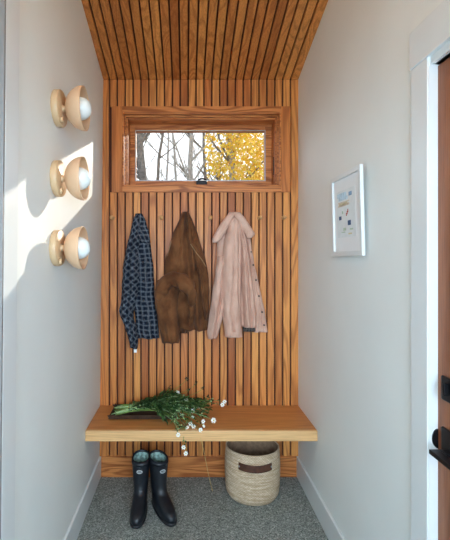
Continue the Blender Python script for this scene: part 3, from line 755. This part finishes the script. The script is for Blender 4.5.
# ------------------------------------------------------------------ tray and flowers
TY0, TY1 = 2.455, 2.635; TX0, TX1 = X(109, 2.45), X(176, 2.45)
t = empty('tray', ((TX0 + TX1) / 2, 2.545, BZ1), 'long shallow dark wooden tray under the flowers on the bench', 'tray')
b = Off(t)
b.box(TX0, TX1, TY0, TY1, BZ1 + .006, BZ1 + .014)
base = b.build('base', M['tray'], t)
b = Off(t)
for a, c in (((TX0, TY0), (TX1, TY0)), ((TX0, TY1), (TX1, TY1)), ((TX0, TY0), (TX0, TY1)), ((TX1, TY0), (TX1, TY1))):
    vs = []
    d = Vector((c[0] - a[0], c[1] - a[1], 0)); n_ = Vector((d.y, -d.x, 0)).normalized()
    cen = Vector(((TX0 + TX1) / 2, (TY0 + TY1) / 2, 0)); mid = Vector(((a[0] + c[0]) / 2, (a[1] + c[1]) / 2, 0))
    if (mid + n_ - cen).length < (mid - cen).length: n_ = -n_
    dd = d.normalized()
    e = .010
    p = [Vector((*a, BZ1 + .006)), Vector((*c, BZ1 + .006))]
    q = [p[0] + n_ * .010 - dd * e + Vector((0, 0, .026)), p[1] + n_ * .010 + dd * e + Vector((0, 0, .026))]
    p2 = [v - n_ * .006 for v in p]; q2 = [v - n_ * .006 for v in q]
    b.add([p[0], p[1], q[1], q[0], p2[0], p2[1], q2[1], q2[0]], [(0, 1, 2, 3), (7, 6, 5, 4), (3, 2, 6, 7), (0, 3, 7, 4), (1, 5, 6, 2), (0, 4, 5, 1)])
b.build('rim', M['tray'], t, bevel=.001)
for x in (TX0 + .03, TX1 - .03):
    for y in (TY0 + .03, TY1 - .03):
        b = Off(t); b.box(x - .01, x + .01, y - .01, y + .01, BZ1, BZ1 + .0065); b.build('foot', M['tray'], t)

rnd = random.Random(4)
def leaf(b, p, d, ln, w, curl=.2, mi=0):
    d = d.normalized(); s = d.cross(Vector((rnd.uniform(-.4, .4), rnd.uniform(-.4, .4), 1))).normalized(); n_ = s.cross(d).normalized()
    pts = [p]; 
    for f, ww in ((.25, .7), (.55, 1), (.8, .6)):
        c = p + d * ln * f + n_ * (curl * ln * f * (1 - f) * 2)
        pts += [c - s * w * ww / 2 + n_ * w * .12, c, c + s * w * ww / 2 + n_ * w * .12]
    tip = p + d * ln - n_ * curl * ln * .2; pts.append(tip)
    fs = [(0, 1, 2), (0, 2, 3), (1, 4, 5, 2), (2, 5, 6, 3), (4, 7, 8, 5), (5, 8, 9, 6), (7, 10, 8), (8, 10, 9)]
    b.add(pts, fs, mi, True)
def curve(p0, p1, p2, p3, n=16):
    out = []
    for i in range(n + 1):
        t_ = i / n; u = 1 - t_
        out.append(p0 * u ** 3 + p1 * 3 * u * u * t_ + p2 * 3 * u * t_ * t_ + p3 * t_ ** 3)
    return out
def bloom(b_pet, b_cen, c, facing, r):
    f = facing.normalized(); a = f.cross(Vector((.1, .2, 1))).normalized(); e = f.cross(a).normalized()
    for layer, (rr, tilt, cnt) in enumerate(((1, .25, 6), (.7, .6, 5))):
        for k in range(cnt):
            an = 2 * PI * (k + layer * .5) / cnt + rnd.uniform(-.1, .1)
            d = (a * math.cos(an) + e * math.sin(an)); s = f.cross(d).normalized()
            d2 = (d + f * tilt).normalized(); L_ = r * rr
            vs = [c + f * .001 * layer, c + d2 * L_ * .5 - s * L_ * .34, c + d2 * L_ * .55, c + d2 * L_ * .5 + s * L_ * .34, c + d2 * L_ * .92 - s * L_ * .24, c + d2 * L_ * 1.02 + f * L_ * .06, c + d2 * L_ * .92 + s * L_ * .24]
            b_pet.add(vs, [(0, 1, 2), (0, 2, 3), (1, 4, 5, 2), (2, 5, 6, 3)], 0, True)
    rs = []
    for k, (q, h) in enumerate(((.30, 0), (.28, .12), (.18, .22), (.02, .26))):
        rs.append([c + (a * math.cos(2 * PI * j / 8) + e * math.sin(2 * PI * j / 8)) * q * r + f * h * r for j in range(8)])
    b_cen.rings(rs, 0, True, True)
def clampz(v):
    # keep the sprays off the bench, except where they hang over its front edge
    if v.y > BF - .012: v.z = max(v.z, BZ1 + .012 if not (TX0 - .01 < v.x < TX1 + .015) else BZ1 + .020)
    return v
flowers = [(178, 393, 2.50, 'upper left'), (186.5, 399.6, 2.47, ''), (192.4, 410.7, 2.43, ''), (181.7, 415.4, 2.43, ''), (190.6, 423.7, 2.36, ''), (193.5, 426.5, 2.34, ''), (186.9, 427.4, 2.33, ''),
           (203, 421.5, 2.36, ''), (200.4, 430, 2.305, ''), (213.7, 420.4, 2.38, ''), (222.4, 404.8, 2.45, ''), (224.4, 401.5, 2.47, ''), (178, 434.8, 2.29, ''), (183.7, 447.2, 2.285, ''), (186, 453.5, 2.285, ''), (199, 407, 2.46, ''), (204, 426, 2.335, ''), (193, 417, 2.40, '')]
wh = ['at the top of the bunch nearest the wall', 'just right of the topmost bloom', 'in the middle right of the bunch', 'in the middle of the bunch over the tray end', 'low at the front above the bench edge, upper of a close pair',
      'low at the front above the bench edge, lower of a close pair', 'low at the front left above the bench edge', 'right front of the bunch beside a bud', 'touching the bench front edge', 'large and alone on the bench right of the bunch',
      'far right on the bench, lower of the stray pair', 'far right on the bench, upper of the stray pair', 'hanging over the bench edge, highest of the hanging blooms', 'hanging below the bench edge, above the lowest bloom', 'hanging lowest, below the bench edge',
      'small, at the upper right of the bunch', 'tiny, at the front right of the bunch', 'half hidden in the centre of the bunch']
for i, (px, py, y, _) in enumerate(flowers):
    tip = Vector((X(px, y), y, Z(py, y)))
    root = Vector((X(118 + rnd.uniform(0, 16), 2.54), 2.545 + rnd.uniform(-.05, .05), BZ1 + .022 + rnd.uniform(0, .02)))
    t = empty('flower_stem', (root.x, root.y, root.z), 'white flower stem ' + wh[i], 'flower', 'cut white flower stems lying in the tray')
    neck = Vector((X(160, 2.52) + rnd.uniform(-.03, .03), 2.53 + rnd.uniform(-.03, .03), BZ1 + .05 + rnd.uniform(0, .035)))
    over = py > 431
    if over: c2 = Vector((tip.x + .01, 2.30, BZ1 + .07)); 
    else: c2 = tip * .65 + neck * .35 + Vector((0, .0, .035))
    pts = curve(root, neck, c2, tip, 22)
    pts = [clampz(p) if k < len(pts) - 1 and not over else (clampz(p) if p.y > 2.31 else p) for k, p in enumerate(pts)]
    b = Off(t); b.tube(pts, [.0024 - .0014 * k / len(pts) for k in range(len(pts))], 6); st = b.build('stem', M['stem_pale'] if i % 3 == 0 else M['stem'], t)
    b = Off(t)
    for k in range(7, 21):
        for _k in range(2 if k > 11 else 1):
            p = pts[k]; d = (pts[min(k + 1, 22)] - pts[k - 1]).normalized() * .7 + Vector((rnd.uniform(-1, 1), rnd.uniform(-1, .6), rnd.uniform(-.3, .9)))
            if over and p.y < 2.33: d.y = -abs(d.y) * .3
            leaf(b, p, d, rnd.uniform(.014, .032) * (.7 if k > 17 else 1), rnd.uniform(.005, .011), .3)
    b.build('leaves', M['leaf_light'] if i % 4 == 1 else M['leaf'], t, fix=False)
    bp, bc = Off(t), Off(t)
    r_ = .0135 if i not in (15, 16, 17) else .009
    if i == 9: r_ = .0165
    fc = Vector((rnd.uniform(-.5, .5), -1, rnd.uniform(-.1, .6)))
    bloom(bp, bc, tip, fc, r_); bp.build('petals', M['petal'], t, fix=False); bc.build('flower_centre', M['pollen'], t)
    for k in range(2):
        b = Off(t); q = pts[18 - k * 3]; e = q + Vector((rnd.uniform(-.03, .03), rnd.uniform(-.02, .005), rnd.uniform(.0, .03)))
        b.tube([q, (q + e) / 2 + Vector((0, 0, .004)), e], .0008, 5)
        b.lathe([(.0003, -.004), (.0035, -.001), (.0035, .002), (.0004, .006)], e, 'z', 8)
        b.build('bud', M['stem_pale'], t)
# leafy greens and the dark seed heads standing up behind them
seed_tips = [(187, 379, 2.56), (170, 388, 2.56), (196, 383.5, 2.53), (203, 388, 2.52), (165, 392, 2.57), (189, 390, 2.52), (208, 397, 2.50)]
for i, (px, py, y) in enumerate(seed_tips):
    tip = Vector((X(px, y), y, Z(py, y))); root = Vector((X(135 + 3 * i, 2.55), 2.56 + .01 * (i % 3), BZ1 + .035))
    t = empty('seed_stem', root, 'thin dry stem with dark seed head rising behind the flowers', 'seed stem', 'dark seed heads behind the white flowers')
    pts = curve(root, root + Vector((.10, 0, .03)), tip - Vector((.03, 0, .05)), tip, 14)
    b = Off(t); b.tube(pts, .0012, 5); b.build('stem', M['stem'], t)
    b = Off(t)
    for k in range(16): leaf(b, tip + Vector((rnd.uniform(-.008, .008), rnd.uniform(-.006, .006), rnd.uniform(-.008, .008))), Vector((rnd.uniform(-1, 1), rnd.uniform(-1, 1), rnd.uniform(-.6, 1))), .013, .006)
    b.build('seed_head', M['leaf_dark'], t, fix=False)
for i in range(32):
    ex = X(rnd.uniform(158, 209), 2.5); ey = rnd.uniform(2.38, 2.60)
    root = Vector((X(113 + rnd.uniform(0, 8), 2.54), 2.47 + .15 * rnd.random(), BZ1 + .020 + rnd.uniform(0, .022)))
    tip = Vector((ex, ey, BZ1 + .03 + rnd.uniform(0, .125) * (1 - max(0, (ex - .0)) * 3.5)))
    t = empty('greenery_stem', root, 'leafy green cut stem lying in the bunch on the dark tray', 'greenery', 'leafy green stems in the bunch')
    mid = Vector((X(150, 2.52), 2.54 + rnd.uniform(-.05, .04), BZ1 + .05 + rnd.uniform(0, .035)))
    pts = [clampz(p) for p in curve(root, mid, tip * .6 + mid * .4 + Vector((0, 0, .025)), tip, 20)]
    b = Off(t); b.tube(pts, [.0030 - .0017 * k / 20 for k in range(21)], 6); b.build('stem', M['stem_pale'] if i % 2 else M['stem'], t)
    b = Off(t)
    for k in range(3, 21):
        n_l = 1 if k < 5 else 5
        for _k in range(n_l):
            d = (pts[min(k + 1, 20)] - pts[k - 1]).normalized() * .9 + Vector((rnd.uniform(-.5, .9), rnd.uniform(-.9, .6), rnd.uniform(-.4, .8)))
            leaf(b, pts[k] + Vector((rnd.uniform(-.004, .004), rnd.uniform(-.004, .004), 0)), d, rnd.uniform(.020, .046), rnd.uniform(.008, .017), .3)
    for j, v in enumerate(b.v):
        if v[1] > BF - .02 and v[2] < BZ1 + .004: b.v[j] = (v[0], v[1], BZ1 + .004)
    b.build('leaves', M['leaf_light'] if i % 4 == 0 else M['leaf'], t, fix=False)
# a long dry stalk drooping over the bench edge
p0 = Vector((X(188, 2.36), 2.36, BZ1 + .0016)); p3 = Vector((X(212, 2.29), 2.285, Z(489, 2.285)))
t = empty('dry_stalk', p0, 'long thin straw coloured stalk drooping over the bench front', 'stalk')
b = Off(t); b.tube(curve(p0, Vector((X(203, 2.30), 2.29, BZ1 + .06)), Vector((X(203, 2.28), 2.28, .34)), p3, 24), .0013, 6); b.build('stem', M['straw'], t)
b = Off(t); b.tube([p3, p3 + Vector((.002, 0, -.014))], [.003, .0006], 6); b.build('seed_tip', M['straw'], t)

# ------------------------------------------------------------------ outdoors
tag(MB().box(-25, 25, 3.2, 60, -.9, -.5).build('ground', M['ground']), kind='structure')
def branches(b, p, d, ln, r, depth, rng):
    n = 6; pts = [p]; q = p.copy(); dd = d.copy()
    for k in range(n):
        dd = (dd + Vector((rng.uniform(-.12, .12), rng.uniform(-.12, .12), rng.uniform(-.02, .12)))).normalized()
        q = q + dd * ln / n; pts.append(q.copy())
    b.tube(pts, [r * (1 - .55 * k / n) for k in range(n + 1)], 6, cap=False)
    if depth <= 0: return
    for k in range(4 if depth > 1 else 3):
        i = rng.randint(1, n); a = rng.uniform(0, 2 * PI)
        nd_ = (dd * .8 + Vector((math.cos(a) * .75, math.sin(a) * .5, rng.uniform(.1, .6)))).normalized()
        branches(b, pts[i], nd_, ln * rng.uniform(.45, .65), r * .42, depth - 1, rng)
bare = [(141, 8., .085, -.02, 'bark', 'thick dark bare tree trunk at the left edge of the window'), (190, 12.4, .095, .01, 'bark_pale', 'pale straight bare tree trunk at the middle of the window'),
        (157, 12., .055, .10, 'bark', 'bare tree leaning right, second trunk from the window left edge'), (176, 13., .05, -.06, 'bark_pale', 'slender pale bare tree just left of the middle trunk'),
        (206, 13.6, .07, -.05, 'bark', 'bare tree with fine twigs beside the yellow foliage'), (166, 16., .06, .03, 'bark_pale', 'distant thin bare tree in the left half of the window')]
for i, (px, y, r, lean, mt, lab) in enumerate(bare):
    rng = random.Random(50 + i); base_ = Vector((X(px, y) - lean * 4.2, y, -.5))
    t = empty('bare_tree', base_, lab, 'tree', 'bare trees outside the window')
    pts = [base_ + Vector((lean * k * .7 + rng.uniform(-.03, .03), 0, k * .7)) for k in range(0, 14)]
    b = Off(t); b.tube(pts, [r * (1.25 - .07 * k) for k in range(14)], 10); b.build('trunk', M[mt], t)
    b = Off(t)
    for k in range(14):
        j = rng.randint(3, 12); a = rng.choice((-1, 1)) * rng.uniform(.3, 1.1)
        branches(b, pts[j], Vector((math.sin(a), rng.uniform(-.3, .3), math.cos(a))), rng.uniform(1.2, 2.2), r * .38, 2, rng)
    b.build('branches', M[mt], t)
base_ = Vector((X(246, 9.6), 9.6, -.5))
t = empty('autumn_tree', base_, 'tree with bright yellow autumn leaves filling the window right half', 'tree')
b = Off(t); pts = [base_ + Vector((-.05 * k, 0, k * .6)) for k in range(12)]; b.tube(pts, [.10 * (1.15 - .07 * k) for k in range(12)], 10); b.build('trunk', M['bark_pale'], t)
b = Off(t); rng = random.Random(9)
for k in range(16):
    j = rng.randint(4, 11); a = rng.uniform(-1.2, 1.2); branches(b, pts[j], Vector((math.sin(a), rng.uniform(-.5, .5), math.cos(a))), rng.uniform(.9, 1.5), .03, 2, rng)
b.build('branches', M['bark'], t)
b = Off(t)
for k in range(8000):
    while True:
        q = Vector((rng.uniform(-1, 1), rng.uniform(-1, 1), rng.uniform(-1, 1)))
        if q.length < 1 and noise.noise(q * 3.2) > -.18: break
    c = Vector((1.56 + q.x * 1.12, 9.6 + q.y * 1.1, 4.0 + q.z * 1.8))
    if c.x > 2.55: continue
    s = rng.uniform(.030, .056); d = Vector((rng.uniform(-1, 1), rng.uniform(-1, 1), rng.uniform(-1, 1))).normalized(); e = d.cross(Vector((rng.uniform(-1, 1), rng.uniform(-1, 1), rng.uniform(-1, 1)))).normalized()
    b.add([c - d * s, c - d * s * .2 - e * s * .7, c + d * s * .2 - e * s * .45, c + d * s, c + d * s * .2 + e * s * .45, c - d * s * .2 + e * s * .7], [(0, 1, 2, 3), (0, 3, 4, 5)])
b.build('foliage', M['maple'], t, fix=False)

# ------------------------------------------------------------------ light
w = bpy.data.worlds.new('sky'); sc.world = w; w.use_nodes = True
nt = w.node_tree; bg = nt.nodes['Background']
tc = nt.nodes.new('ShaderNodeTexCoord'); sep = nt.nodes.new('ShaderNodeSeparateXYZ'); nt.links.new(tc.outputs['Generated'], sep.inputs[0])
r = ramp(nt, sep.outputs[2], [(.0, (.90, .95, 1.0)), (.35, (.90, .95, 1.0)), (1., (.45, .65, 1.0))])
nt.links.new(r.outputs[0], bg.inputs[0]); bg.inputs[1].default_value = 1.5
s = bpy.data.lights.new('sun', 'SUN'); s.energy = 3.3; s.angle = R(.8); s.color = (1., .93, .80)
so = bpy.data.objects.new('sun', s); C.objects.link(so)
so.rotation_euler = Vector((.55, 1., .42)).to_track_quat('Z', 'Y').to_euler()
# sky portal at the clerestory, area lamp standing in for hall window daylight
def portal(name, loc, rot, sx, sy):
    l = bpy.data.lights.new(name, 'AREA'); l.shape = 'RECTANGLE'; l.size = sx; l.size_y = sy; l.cycles.is_portal = True
    o = bpy.data.objects.new(name, l); C.objects.link(o); o.location = loc; o.rotation_euler = rot
l = bpy.data.lights.new('hall_daylight_lamp', 'AREA'); l.shape = 'RECTANGLE'; l.size = HX1 - HX0; l.size_y = HZ1 - HZ0; l.energy = 235; l.color = (.60, .80, 1.)
o = bpy.data.objects.new('hall_daylight_lamp', l); C.objects.link(o); o.location = ((HX0 + HX1) / 2, YB - .14, (HZ0 + HZ1) / 2); o.rotation_euler = (R(90), 0, 0)
portal('sky_portal_small', ((GX0 + GX1) / 2, D + .32, (GZ0 + GZ1) / 2), (R(-90), 0, 0), GX1 - GX0, GZ1 - GZ0)
# added warm fill lamp, unseen above the camera, brightening ceiling and upper walls
lz = ceil_z(.45) - .024; gz = 3.20
t = empty('fill_pendant', (.09, .45, lz), 'added unseen warm fill lamp with round globe on the wooden ceiling', 'fill lamp')
b = MB(); b.lathe([(.055, .0), (.055, -.02), (.045, -.026)], (0, 0, 0), 'z', 32, caps=True); b.build('canopy', M['tan_metal'], t)
b = MB(); b.tube([(0, 0, -.02), (0, 0, gz - lz + .09)], .004, 8); b.lathe([(.02, gz - lz + .12), (.02, gz - lz + .085)], (0, 0, 0), 'z', 20, caps=True); b.build('cord', M['black'], t)
m, nt, bb = new_mat('warm_fill_glass'); bb.inputs['Emission Color'].default_value = (1, .74, .36, 1); bb.inputs['Emission Strength'].default_value = 36.; bb.inputs['Base Color'].default_value = (.9, .88, .8, 1)
b = MB(); b.lathe([(.09 * math.sin(PI * k / 20) + .0004, gz - lz - .09 * math.cos(PI * k / 20)) for k in range(21)], (0, 0, 0), 'z', 32); b.build('globe', m, t)

# ------------------------------------------------------------------ camera
cam = bpy.data.cameras.new('camera'); co = bpy.data.objects.new('camera', cam); C.objects.link(co); sc.camera = co
cam.sensor_fit = 'HORIZONTAL'; cam.sensor_width = 36; cam.lens = F / 450 * 36
co.location = (0, 0, CZ); co.rotation_euler = (R(90), 0, 0)
cam.shift_x = (225 - VX) / 450; cam.shift_y = -(270 - HY) / 450; cam.clip_start = .02
sc.view_settings.view_transform = 'Standard'; sc.view_settings.look = 'None'; sc.view_settings.gamma = 1; sc.view_settings.use_curve_mapping = False
sc.view_settings.exposure = 0.30
sc.cycles.use_denoising = True
sc.cycles.max_bounces = 10; sc.cycles.diffuse_bounces = 7; sc.cycles.transparent_max_bounces = 12
sc.cycles.sample_clamp_indirect = 6; sc.cycles.caustics_reflective = False; sc.cycles.caustics_refractive = False
